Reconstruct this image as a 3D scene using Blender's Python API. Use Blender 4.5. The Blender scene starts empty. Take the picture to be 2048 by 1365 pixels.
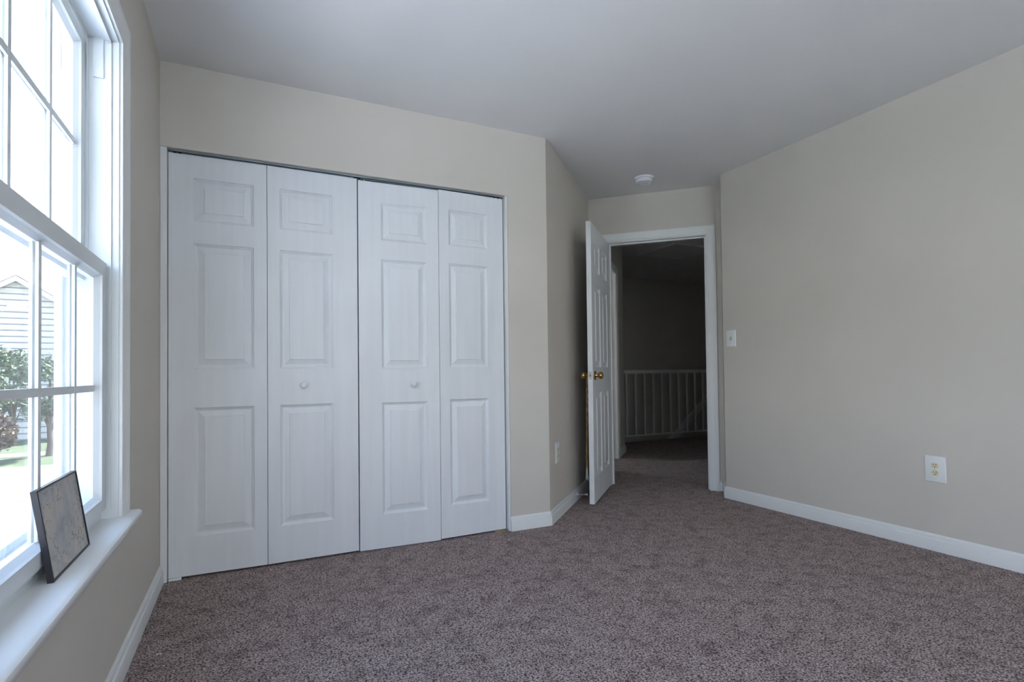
import bpy, bmesh, math, random
from mathutils import Vector, Matrix

random.seed(7)
scene = bpy.context.scene
COL = scene.collection
PI = math.pi
S = 2 ** -0.5

# ------------------------------------------------------------------ camera
CAM = (0.370, -3.026, 0.950)
YAW, PITCH, ROLL = -0.4573, 0.0193, -0.0121
F_PX = 1100.99
cam_data = bpy.data.cameras.new('camera')
cam = bpy.data.objects.new('camera', cam_data)
COL.objects.link(cam)
cy, sy = math.cos(YAW), math.sin(YAW)
cp, sp = math.cos(PITCH), math.sin(PITCH)
cr, sr = math.cos(ROLL), math.sin(ROLL)
fwd = Vector((-sy * cp, cy * cp, sp))
rgt = Vector((cy, sy, 0))
up = rgt.cross(fwd)
rgt2 = cr * rgt + sr * up
up2 = -sr * rgt + cr * up
m = Matrix((rgt2, up2, -fwd)).transposed().to_4x4()
m.translation = Vector(CAM)
cam.matrix_world = m
cam_data.sensor_fit = 'HORIZONTAL'
cam_data.sensor_width = 36.0
cam_data.lens = F_PX / 2048 * 36.0
cam_data.shift_x = -15.08 / 2048
cam_data.shift_y = 43.99 / 2048
cam_data.clip_start = 0.02
cam_data.clip_end = 400
scene.camera = cam

# ------------------------------------------------------------------ view
scene.view_settings.view_transform = 'Standard'
scene.view_settings.look = 'None'
scene.view_settings.exposure = 0.0
scene.view_settings.gamma = 1.0
scene.view_settings.use_curve_mapping = False

# ------------------------------------------------------------------ sky
SKY = 8.5
world = bpy.data.worlds.new('sky')
scene.world = world
world.use_nodes = True
wn = world.node_tree.nodes
wl = world.node_tree.links
wn.clear()
w_out = wn.new('ShaderNodeOutputWorld')
w_bg = wn.new('ShaderNodeBackground')
w_geo = wn.new('ShaderNodeTexCoord')
w_sep = wn.new('ShaderNodeSeparateXYZ')
w_ramp = wn.new('ShaderNodeValToRGB')
w_noise = wn.new('ShaderNodeTexNoise')
w_cl = wn.new('ShaderNodeValToRGB')
w_mix = wn.new('ShaderNodeMix')
w_mix.data_type = 'RGBA'
wl.new(w_geo.outputs['Generated'], w_sep.inputs[0])
wl.new(w_sep.outputs['Z'], w_ramp.inputs[0])
e = w_ramp.color_ramp.elements
e[0].position = 0.0
e[0].color = (0.86, 0.94, 1.0, 1)
e[1].position = 0.75
e[1].color = (0.28, 0.52, 1.0, 1)
w_noise.inputs['Scale'].default_value = 3.2
w_noise.inputs['Detail'].default_value = 5
wl.new(w_geo.outputs['Generated'], w_noise.inputs['Vector'])
wl.new(w_noise.outputs[0], w_cl.inputs[0])
w_cl.color_ramp.elements[0].position = 0.40
w_cl.color_ramp.elements[1].position = 0.62
w_low = wn.new('ShaderNodeMapRange')
w_low.inputs[1].default_value = 0.12
w_low.inputs[2].default_value = 0.50
w_low.inputs[3].default_value = 1.0
w_low.inputs[4].default_value = 0.25
wl.new(w_sep.outputs['Z'], w_low.inputs[0])
w_mul = wn.new('ShaderNodeMath')
w_mul.operation = 'MULTIPLY'
wl.new(w_cl.outputs[0], w_mul.inputs[0])
wl.new(w_low.outputs[0], w_mul.inputs[1])
wl.new(w_mul.outputs[0], w_mix.inputs[0])
wl.new(w_ramp.outputs[0], w_mix.inputs[6])
w_mix.inputs[7].default_value = (1.0, 1.0, 1.0, 1)
wl.new(w_mix.outputs[2], w_bg.inputs[0])
w_bg.inputs[1].default_value = SKY
wl.new(w_bg.outputs[0], w_out.inputs[0])

# the window opening tells the sampler where the sky light comes in
WY0, WY1, WZ0, WZ1 = -2.025, -0.90, 0.512, 2.026
LY0, LY1 = -4.45, -4.45 + 1.125             # unseen left wall window added for light, beside the camera's back
NX0, NX1 = 0.15, 0.15 + 2.34      # unseen window added behind the camera to brighten the room
YN = -4.7                                 # wall behind the camera


def portal(name, loc, rot, wid):
    pd = bpy.data.lights.new(name, 'AREA')
    pd.shape = 'RECTANGLE'
    pd.size = WZ1 - WZ0
    pd.size_y = wid
    pd.cycles.is_portal = True
    po = bpy.data.objects.new(name, pd)
    COL.objects.link(po)
    po.location = loc
    po.rotation_euler = rot


portal('window_daylight_portal', (-0.175, (WY0 + WY1) / 2, (WZ0 + WZ1) / 2), (0, -PI / 2, 0), WY1 - WY0)
portal('window_daylight_portal', (-0.175, (LY0 + LY1) / 2, (WZ0 + WZ1) / 2), (0, -PI / 2, 0), LY1 - LY0)
portal('window_daylight_portal', ((NX0 + NX1) / 2, YN - 0.175, (WZ0 + WZ1) / 2), (0, -PI / 2, PI / 2), NX1 - NX0)
sun_d = bpy.data.lights.new('sun', 'SUN')
sun_d.energy = 62.0
sun_d.angle = 0.009
sun_d.color = (1.0, 0.98, 0.95)
sun = bpy.data.objects.new('sun', sun_d)
COL.objects.link(sun)
sun.location = (20, 4, 30)
sun.rotation_euler = Vector((0.46, 0.50, 0.74)).to_track_quat('Z', 'Y').to_euler()

# ------------------------------------------------------------------ materials


def new_mat(name):
    mt = bpy.data.materials.new(name)
    mt.use_nodes = True
    nt = mt.node_tree
    return mt, nt, nt.nodes['Principled BSDF']


def coords(nt, scale=(1, 1, 1)):
    tc = nt.nodes.new('ShaderNodeTexCoord')
    mp = nt.nodes.new('ShaderNodeMapping')
    mp.inputs['Scale'].default_value = scale
    nt.links.new(tc.outputs['Object'], mp.inputs['Vector'])
    return mp.outputs[0]


def noise(nt, vec, scale, detail=3, rough=0.5):
    n = nt.nodes.new('ShaderNodeTexNoise')
    n.inputs['Scale'].default_value = scale
    n.inputs['Detail'].default_value = detail
    n.inputs['Roughness'].default_value = rough
    nt.links.new(vec, n.inputs['Vector'])
    return n.outputs[0]


def ramp(nt, fac, stops):
    r = nt.nodes.new('ShaderNodeValToRGB')
    el = r.color_ramp.elements
    while len(el) < len(stops):
        el.new(0.5)
    for k, (p, c) in enumerate(stops):
        el[k].position = p
        el[k].color = (*c, 1)
    nt.links.new(fac, r.inputs[0])
    return r.outputs[0]


def bump(nt, bsdf, h, strength, dist=0.002):
    b = nt.nodes.new('ShaderNodeBump')
    b.inputs['Strength'].default_value = strength
    b.inputs['Distance'].default_value = dist
    nt.links.new(h, b.inputs['Height'])
    nt.links.new(b.outputs[0], bsdf.inputs['Normal'])


def paint(name, col, rough=0.6, var=0.03, bscale=90, bstr=0.08, scale=(1, 1, 1), spec=0.4):
    mt, nt, b = new_mat(name)
    v = coords(nt, scale)
    n = noise(nt, v, 2.3, 3)
    lo = tuple(c * (1 - var) for c in col)
    hi = tuple(min(1, c * (1 + var)) for c in col)
    nt.links.new(ramp(nt, n, [(0.35, lo), (0.65, hi)]), b.inputs['Base Color'])
    b.inputs['Roughness'].default_value = rough
    b.inputs['Specular IOR Level'].default_value = spec
    bump(nt, b, noise(nt, v, bscale, 2), bstr)
    return mt


M = {}
M['wall'] = paint('greige_wall_paint', (0.635, 0.59, 0.53), 0.85, 0.015, 160, 0.06, spec=0.2)
M['ceiling'] = paint('flat_ceiling_paint', (0.80, 0.785, 0.77), 0.9, 0.012, 220, 0.08, spec=0.15)
M['trim'] = paint('white_trim_paint', (0.80, 0.80, 0.785), 0.38, 0.02, 60, 0.05)
M['door'] = paint('white_door_paint', (0.79, 0.795, 0.80), 0.42, 0.025, 26, 0.12, (9, 9, 0.8))
M['closet_door'] = paint('brushed_white_closet_paint', (0.77, 0.78, 0.80), 0.45, 0.022, 30, 0.08, (10, 10, 0.7))
M['vinyl'] = paint('white_vinyl', (0.72, 0.745, 0.75), 0.35, 0.01, 40, 0.02)
M['plate'] = paint('white_plastic_plate', (0.82, 0.83, 0.82), 0.35, 0.01, 40, 0.02)
M['ivory'] = paint('ivory_plastic', (0.74, 0.66, 0.43), 0.4, 0.02, 40, 0.02)
M['dark'] = paint('dark_recess', (0.012, 0.011, 0.01), 0.7, 0.1, 40, 0.02)
M['black_frame'] = paint('black_frame_lacquer', (0.022, 0.020, 0.026), 0.4, 0.1, 60, 0.03)
M['cardboard'] = paint('grey_backing_board', (0.22, 0.22, 0.23), 0.8, 0.05, 60, 0.05)
M['plastic'] = paint('white_detector_plastic', (0.78, 0.78, 0.80), 0.45, 0.01, 40, 0.02)
M['steel'] = paint('galvanised_track_steel', (0.42, 0.50, 0.54), 0.35, 0.08, 50, 0.05)
M['steel'].node_tree.nodes['Principled BSDF'].inputs['Metallic'].default_value = 0.6
M['rubber'] = paint('white_rubber', (0.75, 0.74, 0.70), 0.6, 0.02, 40, 0.02)
M['wood_raw'] = paint('raw_wood_shim', (0.42, 0.28, 0.12), 0.7, 0.25, 60, 0.1, (3, 20, 3))
M['lint'] = paint('white_lint', (0.75, 0.74, 0.72), 0.9, 0.05, 90, 0.1)
M['screw'] = paint('painted_screw_head', (0.60, 0.60, 0.56), 0.35, 0.05, 40, 0.02)


def make_brass():
    mt, nt, b = new_mat('aged_brass')
    v = coords(nt)
    nt.links.new(ramp(nt, noise(nt, v, 40, 3), [(0.3, (0.42, 0.26, 0.08)), (0.7, (0.62, 0.43, 0.16))]), b.inputs['Base Color'])
    b.inputs['Metallic'].default_value = 1.0
    b.inputs['Roughness'].default_value = 0.24
    return mt


M['brass'] = make_brass()


def make_cord_mat():
    mt, nt, b = new_mat('tan_twisted_cord_fibre')
    v = coords(nt)
    nt.links.new(ramp(nt, noise(nt, v, 60, 3), [(0.3, (0.20, 0.085, 0.03)), (0.55, (0.42, 0.21, 0.09)), (0.75, (0.62, 0.46, 0.28))]), b.inputs['Base Color'])
    b.inputs['Roughness'].default_value = 0.7
    return mt


M['cord'] = make_cord_mat()


def make_carpet():
    mt, nt, b = new_mat('taupe_cut_pile_carpet')
    v = coords(nt)
    fine = noise(nt, v, 150, 4, 0.75)
    vor = nt.nodes.new('ShaderNodeTexVoronoi')
    vor.inputs['Scale'].default_value = 170
    nt.links.new(v, vor.inputs['Vector'])
    add = nt.nodes.new('ShaderNodeMath')
    add.operation = 'MULTIPLY_ADD'
    add.inputs[1].default_value = -0.30
    nt.links.new(vor.outputs['Distance'], add.inputs[0])
    nt.links.new(fine, add.inputs[2])
    sh = nt.nodes.new('ShaderNodeMath')
    sh.operation = 'ADD'
    sh.inputs[1].default_value = 0.12
    nt.links.new(add.outputs[0], sh.inputs[0])
    c1 = ramp(nt, sh.outputs[0], [(0.35, (0.048, 0.032, 0.029)), (0.47, (0.305, 0.232, 0.215)), (0.59, (0.56, 0.445, 0.42))])
    # brushed patches where the pile lies the other way
    patch = ramp(nt, noise(nt, v, 11, 7, 0.75), [(0.36, (0.64, 0.61, 0.60)), (0.53, (1.06, 1.06, 1.06))])
    mx = nt.nodes.new('ShaderNodeMix')
    mx.data_type = 'RGBA'
    mx.blend_type = 'MULTIPLY'
    mx.inputs[0].default_value = 1.0
    nt.links.new(c1, mx.inputs[6])
    nt.links.new(patch, mx.inputs[7])
    nt.links.new(mx.outputs[2], b.inputs['Base Color'])
    b.inputs['Roughness'].default_value = 0.95
    b.inputs['Specular IOR Level'].default_value = 0.1
    b.inputs['Sheen Weight'].default_value = 0.06
    b.inputs['Sheen Roughness'].default_value = 0.5
    bump(nt, b, sh.outputs[0], 0.6, 0.006)
    return mt


M['carpet'] = make_carpet()


def make_glass():
    mt = bpy.data.materials.new('clear_window_glass')
    mt.use_nodes = True
    nt = mt.node_tree
    nt.nodes.clear()
    out = nt.nodes.new('ShaderNodeOutputMaterial')
    mix = nt.nodes.new('ShaderNodeMixShader')
    tr = nt.nodes.new('ShaderNodeBsdfTransparent')
    gl = nt.nodes.new('ShaderNodeBsdfGlossy')
    tr.inputs[0].default_value = (0.965, 0.98, 0.98, 1)
    gl.inputs['Roughness'].default_value = 0.01
    geo = nt.nodes.new('ShaderNodeNewGeometry')
    dot = nt.nodes.new('ShaderNodeVectorMath')
    dot.operation = 'DOT_PRODUCT'
    nt.links.new(geo.outputs['Incoming'], dot.inputs[0])
    nt.links.new(geo.outputs['Normal'], dot.inputs[1])

    def mth(op, a, bv=None):
        n = nt.nodes.new('ShaderNodeMath')
        n.operation = op
        if isinstance(a, (int, float)):
            n.inputs[0].default_value = a
        else:
            nt.links.new(a, n.inputs[0])
        if bv is not None:
            n.inputs[1].default_value = bv
        return n.outputs[0]
    ab = mth('ABSOLUTE', dot.outputs['Value'])
    om = nt.nodes.new('ShaderNodeMath')
    om.operation = 'SUBTRACT'
    om.inputs[0].default_value = 1.0
    nt.links.new(ab, om.inputs[1])
    pw = mth('POWER', om.outputs[0], 5.0)
    sc = mth('MULTIPLY', pw, 0.94)
    fr = mth('ADD', sc, 0.045)
    nt.links.new(fr, mix.inputs[0])
    nt.links.new(tr.outputs[0], mix.inputs[1])
    nt.links.new(gl.outputs[0], mix.inputs[2])
    nt.links.new(mix.outputs[0], out.inputs[0])
    return mt


M['glass'] = make_glass()


def make_screen():
    mt = bpy.data.materials.new('grey_insect_screen')
    mt.use_nodes = True
    nt = mt.node_tree
    b = nt.nodes['Principled BSDF']
    b.inputs['Base Color'].default_value = (0.16, 0.165, 0.17, 1)
    b.inputs['Roughness'].default_value = 0.7
    b.inputs['Alpha'].default_value = 0.16
    return mt


M['screen'] = make_screen()


def make_print():
    mt, nt, b = new_mat('pale_branch_print')
    v = coords(nt)
    base = ramp(nt, noise(nt, v, 14, 4), [(0.3, (0.28, 0.29, 0.32)), (0.5, (0.46, 0.44, 0.41)), (0.7, (0.54, 0.47, 0.37))])
    warp = nt.nodes.new('ShaderNodeTexNoise')
    warp.inputs['Scale'].default_value = 22
    warp.inputs['Detail'].default_value = 4
    nt.links.new(v, warp.inputs['Vector'])
    mxv = nt.nodes.new('ShaderNodeMix')
    mxv.data_type = 'RGBA'
    mxv.inputs[0].default_value = 0.10
    nt.links.new(v, mxv.inputs[6])
    nt.links.new(warp.outputs['Color'], mxv.inputs[7])
    vo = nt.nodes.new('ShaderNodeTexVoronoi')
    vo.feature = 'DISTANCE_TO_EDGE'
    vo.inputs['Scale'].default_value = 27
    nt.links.new(mxv.outputs[2], vo.inputs['Vector'])
    line = ramp(nt, vo.outputs['Distance'], [(0.0, (1, 1, 1)), (0.045, (0, 0, 0))])
    msk = ramp(nt, noise(nt, v, 11, 2), [(0.40, (0, 0, 0)), (0.52, (1, 1, 1))])
    mm = nt.nodes.new('ShaderNodeMath')
    mm.operation = 'MULTIPLY'
    nt.links.new(line, mm.inputs[0])
    nt.links.new(msk, mm.inputs[1])
    mx = nt.nodes.new('ShaderNodeMix')
    mx.data_type = 'RGBA'
    nt.links.new(mm.outputs[0], mx.inputs[0])
    nt.links.new(base, mx.inputs[6])
    mx.inputs[7].default_value = (0.07, 0.075, 0.10, 1)
    nt.links.new(mx.outputs[2], b.inputs['Base Color'])
    b.inputs['Roughness'].default_value = 0.35
    return mt


M['print'] = make_print()


def make_siding():
    mt, nt, b = new_mat('pale_lap_siding')
    v = coords(nt)
    sep = nt.nodes.new('ShaderNodeSeparateXYZ')
    nt.links.new(v, sep.inputs[0])
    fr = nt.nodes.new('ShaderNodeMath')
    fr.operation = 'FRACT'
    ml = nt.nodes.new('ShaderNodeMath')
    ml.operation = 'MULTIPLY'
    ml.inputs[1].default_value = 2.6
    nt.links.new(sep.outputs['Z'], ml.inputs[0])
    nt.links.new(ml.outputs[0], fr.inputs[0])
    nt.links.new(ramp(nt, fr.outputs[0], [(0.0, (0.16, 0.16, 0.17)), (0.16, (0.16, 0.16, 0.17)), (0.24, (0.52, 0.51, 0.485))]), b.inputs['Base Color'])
    bump(nt, b, fr.outputs[0], 0.5, 0.03)
    b.inputs['Roughness'].default_value = 0.6
    return mt


M['siding'] = make_siding()
M['shingle'] = paint('brown_grey_shingles', (0.20, 0.17, 0.15), 0.9, 0.3, 6, 0.3)
M['house_trim'] = paint('house_white_trim', (0.70, 0.70, 0.70), 0.5, 0.02, 20, 0.02)
M['house_glass'] = paint('dark_house_window', (0.06, 0.07, 0.08), 0.1, 0.1, 4, 0.0)
M['asphalt'] = paint('pale_street_asphalt', (0.16, 0.155, 0.15), 0.9, 0.08, 8, 0.2)
M['concrete'] = paint('sidewalk_concrete', (0.24, 0.235, 0.22), 0.9, 0.05, 8, 0.2)
M['bounce_slab'] = paint('pale_bounce_slab', (0.70, 0.70, 0.705), 0.9, 0.04, 8, 0.2)  # very pale, for the added slab that bounces daylight indoors
M['bark'] = paint('brown_bark', (0.12, 0.09, 0.07), 0.9, 0.2, 12, 0.5)
M['exterior'] = paint('outside_wall_cladding', (0.5, 0.5, 0.48), 0.8, 0.05, 20, 0.1)


def make_lawn():
    mt, nt, b = new_mat('green_lawn')
    v = coords(nt)
    nt.links.new(ramp(nt, noise(nt, v, 1.3, 6, 0.7), [(0.3, (0.030, 0.048, 0.018)), (0.7, (0.060, 0.085, 0.034))]), b.inputs['Base Color'])
    b.inputs['Roughness'].default_value = 0.9
    bump(nt, b, noise(nt, v, 30, 3), 0.5, 0.05)
    return mt


def make_leaf(name, a, c):
    mt, nt, b = new_mat(name)
    v = coords(nt)
    nt.links.new(ramp(nt, noise(nt, v, 2.2, 4, 0.7), [(0.3, a), (0.7, c)]), b.inputs['Base Color'])
    b.inputs['Roughness'].default_value = 0.55
    return mt


M['lawn'] = make_lawn()
M['leaf'] = make_leaf('mid_green_leaves', (0.045, 0.075, 0.035), (0.11, 0.15, 0.075))
M['leaf_pale'] = make_leaf('pale_green_leaves', (0.065, 0.095, 0.05), (0.15, 0.19, 0.11))
M['leaf_red'] = make_leaf('rusty_leaves', (0.11, 0.06, 0.04), (0.16, 0.12, 0.07))

# ------------------------------------------------------------------ mesh helpers


def ident(a, b, c):
    return (a, b, c)


class MB:
    def __init__(self):
        self.bm = bmesh.new()

    def face(self, pts):
        try:
            return self.bm.faces.new([self.bm.verts.new(p) for p in pts])
        except ValueError:
            return None

    def box(self, x0, y0, z0, x1, y1, z1, f=ident):
        v = [self.bm.verts.new(f(x, y, z)) for x, y, z in
             ((x0, y0, z0), (x1, y0, z0), (x1, y1, z0), (x0, y1, z0), (x0, y0, z1), (x1, y0, z1), (x1, y1, z1), (x0, y1, z1))]
        for q in ((0, 3, 2, 1), (4, 5, 6, 7), (0, 1, 5, 4), (1, 2, 6, 5), (2, 3, 7, 6), (3, 0, 4, 7)):
            self.bm.faces.new([v[k] for k in q])
        return self

    def prism(self, poly, c0, c1, f=ident):
        lo = [self.bm.verts.new(f(a, b, c0)) for a, b in poly]
        hi = [self.bm.verts.new(f(a, b, c1)) for a, b in poly]
        n = len(poly)
        self.bm.faces.new(lo[::-1])
        self.bm.faces.new(hi)
        for k in range(n):
            self.bm.faces.new((lo[k], lo[(k + 1) % n], hi[(k + 1) % n], hi[k]))
        return self

    def sweep(self, prof, path, f=ident, side=1, closed=False):
        n = len(path)
        P = [Vector(p) for p in path]
        rings = []
        for i in range(n):
            segs = []
            if i > 0 or closed:
                segs.append((P[i] - P[i - 1]).normalized())
            if i < n - 1 or closed:
                segs.append((P[(i + 1) % n] - P[i]).normalized())
            ns = [Vector((-d.y, d.x)) * side for d in segs]
            if len(ns) == 2:
                mt = (ns[0] + ns[1]) / (1 + ns[0].dot(ns[1]))
            else:
                mt = ns[0]
            rings.append([self.bm.verts.new(f(*(P[i] + mt * d), t)) for d, t in prof])
        k = len(prof)
        rng = range(n) if closed else range(n - 1)
        for i in rng:
            a, b = rings[i], rings[(i + 1) % n]
            for j in range(k):
                self.bm.faces.new((a[j], a[(j + 1) % k], b[(j + 1) % k], b[j]))
        if not closed:
            self.bm.faces.new(rings[0][::-1])
            self.bm.faces.new(rings[-1])
        return self

    def lathe(self, prof, f=ident, seg=32):
        # prof: (radius, height); axis = third coordinate
        rings = []
        for r, h in prof:
            if r < 1e-6:
                rings.append([self.bm.verts.new(f(0, 0, h))])
            else:
                rings.append([self.bm.verts.new(f(r * math.cos(2 * PI * k / seg), r * math.sin(2 * PI * k / seg), h)) for k in range(seg)])
        for a, b in zip(rings, rings[1:]):
            for k in range(seg):
                q = [a[k % len(a)], a[(k + 1) % len(a)], b[(k + 1) % len(b)], b[k % len(b)]]
                u = []
                for v in q:
                    if v not in u:
                        u.append(v)
                if len(u) >= 3:
                    self.bm.faces.new(u)
        for r in (rings[0], rings[-1]):
            if len(r) > 1:
                self.bm.faces.new(r)
        return self

    def tube(self, pts, rad, seg=8):
        P = [Vector(p) for p in pts]
        rs = rad if isinstance(rad, (list, tuple)) else [rad] * len(P)
        rings = []
        ref = Vector((0, 0, 1))
        for i, p in enumerate(P):
            d = (P[min(i + 1, len(P) - 1)] - P[max(i - 1, 0)]).normalized()
            if abs(d.dot(ref)) > 0.95:
                a = d.cross(Vector((1, 0, 0))).normalized()
            else:
                a = d.cross(ref).normalized()
            b = d.cross(a)
            rings.append([self.bm.verts.new(p + rs[i] * (math.cos(2 * PI * k / seg) * a + math.sin(2 * PI * k / seg) * b)) for k in range(seg)])
        for a, b in zip(rings, rings[1:]):
            for k in range(seg):
                self.bm.faces.new((a[k], a[(k + 1) % seg], b[(k + 1) % seg], b[k]))
        self.bm.faces.new(rings[0][::-1])
        self.bm.faces.new(rings[-1])
        return self

    def build(self, name, mat, parent=None, smooth=None, bevel=0.0):
        bm = self.bm
        if bevel > 0:
            bmesh.ops.remove_doubles(bm, verts=bm.verts, dist=1e-6)
            bmesh.ops.recalc_face_normals(bm, faces=bm.faces)
            ed = [x for x in bm.edges if len(x.link_faces) == 2 and x.calc_face_angle(0) > 0.6]
            bmesh.ops.bevel(bm, geom=ed, offset=bevel, segments=2, profile=0.6, affect='EDGES', clamp_overlap=True)
        bmesh.ops.recalc_face_normals(bm, faces=bm.faces)
        me = bpy.data.meshes.new(name)
        bm.to_mesh(me)
        bm.free()
        me.materials.append(mat)
        if smooth is not None:
            me.shade_smooth()
            me.set_sharp_from_angle(angle=smooth)
        o = bpy.data.objects.new(name, me)
        COL.objects.link(o)
        if parent is not None:
            o.parent = parent
        return o


def tag(o, label=None, cat=None, group=None, kind=None):
    if label:
        o['label'] = label
    if cat:
        o['category'] = cat
    if group:
        o['group'] = group
    if kind:
        o['kind'] = kind
    return o


def empty(name, loc, label, cat, rot=(0, 0, 0), group=None, kind=None):
    o = bpy.data.objects.new(name, None)
    o.empty_display_size = 0.1
    COL.objects.link(o)
    o.location = loc
    o.rotation_euler = rot
    return tag(o, label, cat, group, kind)


def struct(o, label, cat):
    return tag(o, label, cat, kind='structure')


def frame2(ox, oy, ax, ay, bx, by):
    """maps (a, b, z) with a along (ax, ay) and b along (bx, by)"""
    return lambda a, b, z: (ox + a * ax + b * bx, oy + a * ay + b * by, z)


# ------------------------------------------------------------------ key dimensions
H = 2.44
W = 2.06                    # closet wall length to the angled corner
LA = 1.325                  # angled wall length up to the door wall
DX, DY = W + LA * S, LA * S  # corner of angled wall and door wall
XR, YE = 3.584, 0.017       # right wall plane and its far end
# u runs along the door wall to the right, w runs through the door into the hall
DW = frame2(DX, DY, S, -S, S, S)
U_END = 1.066
OPEN0, OPEN1, OPENZ = 0.17, 0.95, 2.047
YF = 3.95                   # far wall of stairwell
YRAIL = 3.0

# ------------------------------------------------------------------ floor and ceiling
b = MB()
b.box(-0.16, YN - 0.16, -0.25, 8.1, 3.06, 0.0)
fl = b.build('floor', M['carpet'])
struct(fl, 'taupe cut pile carpet covering the bedroom and hall floor', 'carpet')
b = MB().box(4.3, 3.06, -2.85, 8.1, YF, -2.75)
struct(b.build('floor_stairwell', M['carpet']), 'dark carpeted bottom of the stairwell beyond the railing', 'floor')
b = MB().box(-0.16, YN - 0.16, H, 8.1, YF + 0.16, H + 0.2)
struct(b.build('ceiling', M['ceiling']), 'flat pale ceiling over the bedroom and hall', 'ceiling')

# ------------------------------------------------------------------ walls
b = MB()
b.box(-0.16, YN, 0, 0, LY0 - 0.021, H)
b.box(-0.16, LY1 + 0.021, 0, 0, WY0 - 0.021, H)
b.box(-0.16, LY0 - 0.021, 0, 0, LY1 + 0.021, WZ0 - 0.031)
b.box(-0.16, LY0 - 0.021, WZ1 + 0.021, 0, LY1 + 0.021, H)
b.box(-0.16, WY1 + 0.021, 0, 0, 0.85, H)
b.box(-0.16, WY0 - 0.021, 0, 0, WY1 + 0.021, WZ0 - 0.031)
b.box(-0.16, WY0 - 0.021, WZ1 + 0.021, 0, WY1 + 0.021, H)
struct(b.build('wall_left', M['wall']), 'greige window wall on the left side of the room', 'wall')

CX0, CX1, CZ = 0.0, 1.790, 2.0374
b = MB()
b.box(CX0, 0, CZ, CX1, 0.11, H)
b.prism([(CX1, 0), (W, 0), (W + 0.11 * math.tan(PI / 8) * 0 - 0.0456, 0.11), (CX1, 0.11)], 0, H)
struct(b.build('wall_far', M['wall']), 'greige closet wall with header above the folding doors', 'wall')

# inside of the closet
b = MB()
b.box(0, 0.72, 0, 2.64, 0.85, H)
struct(b.build('wall_closet_back', M['wall']), 'dim closet interior wall behind the folding doors', 'wall')

b = MB()
AL = frame2(W, 0, S, S, -S, S)   # along angled wall, b into the closet
b.prism([(0.0, 0.0), (LA, 0.0), (LA, 0.11), (-0.0456 + 0.0456, 0.11), (-0.0456, 0.11)], 0, H, AL)
struct(b.build('wall_alcove', M['wall']), 'shaded angled greige wall between closet and open door', 'wall')

b = MB()
WH = 2.0
SD0, SD1, SDZ = 0.68, 1.44, 2.045
b.box(-0.11, 0.0, 0, 0, SD0, H, lambda a, c, z: DW(a, c, z))
b.box(-0.11, SD1, 0, 0, WH, H, lambda a, c, z: DW(a, c, z))
b.box(-0.11, SD0, SDZ, 0, SD1, H, lambda a, c, z: DW(a, c, z))
cx, cyy, _ = DW(0, WH, 0)
b.prism([DW(-0.11, WH, 0)[:2], (cx, cyy), (cx, YF), (cx - 0.15, YF)], -2.8, H)
struct(b.build('wall_hall_left', M['wall']), 'dark hall wall left of the railing, beyond the open door', 'wall')

b = MB()
b.box(0, 0, 0, OPEN0 - 0.018, 0.11, H, DW)
b.box(OPEN1 + 0.018, 0, 0, U_END + 0.12, 0.11, H, DW)
b.box(OPEN0 - 0.018, 0, OPENZ + 0.018, OPEN1 + 0.018, 0.11, H, DW)
struct(b.build('wall_entry', M['wall']), 'greige wall around the bedroom doorway', 'wall')

b = MB()
b.box(XR, YN, 0, XR + 0.14, YE, H)
wEnd = (XR - DX) * S + (YE - DY) * S
b.box(U_END, wEnd, 0, U_END + 0.12, 0.0, H, DW)
struct(b.build('wall_right', M['wall']), 'long greige wall on the right side of the room', 'wall')

b = MB()
b.box(-0.16, YN - 0.16, 0, NX0 - 0.021, YN, H)
b.box(NX1 + 0.021, YN - 0.16, 0, XR + 0.14, YN, H)
b.box(NX0 - 0.021, YN - 0.16, 0, NX1 + 0.021, YN, WZ0 - 0.031)
b.box(NX0 - 0.021, YN - 0.16, WZ1 + 0.021, NX1 + 0.021, YN, H)
struct(b.build('wall_near', M['wall']), 'greige wall behind the camera', 'wall')

b = MB()
b.box(XR + 0.14, 0.10, -0.2, 8.1, 0.25, H)
b.box(8.0, 0.10, -2.8, 8.1, YF, H)
struct(b.build('wall_hall_right', M['wall']), 'unlit hall wall right of the doorway', 'wall')
b = MB()
b.box(4.1, YF, -2.85, 8.1, YF + 0.14, H)
struct(b.build('wall_hall_far', M['wall']), 'dark far wall of the stairwell behind the railing', 'wall')
b = MB()
b.box(4.1, 2.96, -2.85, 8.1, 3.06, -0.25)
struct(b.build('wall_stairwell', M['wall']), 'stairwell wall below the hall floor edge', 'wall')

# ------------------------------------------------------------------ baseboards
BB = [(0, 0), (0.0150, 0), (0.0150, 0.056), (0.0135, 0.0605), (0.0085, 0.0620), (0.0078, 0.068), (0.0085, 0.073), (0.0070, 0.079), (0.0040, 0.083), (0.0025, 0.086), (0, 0.086)]


def baseboard(name, path, label, side=1, prof=BB):
    o = MB().sweep(prof, path, side=side).build(name, M['trim'], smooth=0.5)
    return struct(o, label, 'baseboard')


baseboard('baseboard_left', [(0, YN), (0, -0.001)], 'white baseboard under the window along the left wall', -1)
baseboard('baseboard_far', [(CX1 - 0.004, 0), (W, 0), (W + (LA - 0.0) * S, LA * S)], 'white baseboard wrapping from the closet corner onto the angled wall', -1)
baseboard('baseboard_entry', [DW(OPEN1 + 0.072, 0, 0)[:2], DW(U_END - 0.001, 0, 0)[:2]], 'short white baseboard piece right of the door casing', -1)
rc = DW(U_END, -0.03, 0)
baseboard('baseboard_right', [(rc[0], rc[1]), (XR, YE), (XR, YN)], 'white baseboard along the right wall', -1)
baseboard('baseboard_hall', [DW(0, SD1 + 0.072, 0)[:2], DW(0, WH, 0)[:2]], 'white baseboard at the end of the hall wall', -1)

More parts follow.
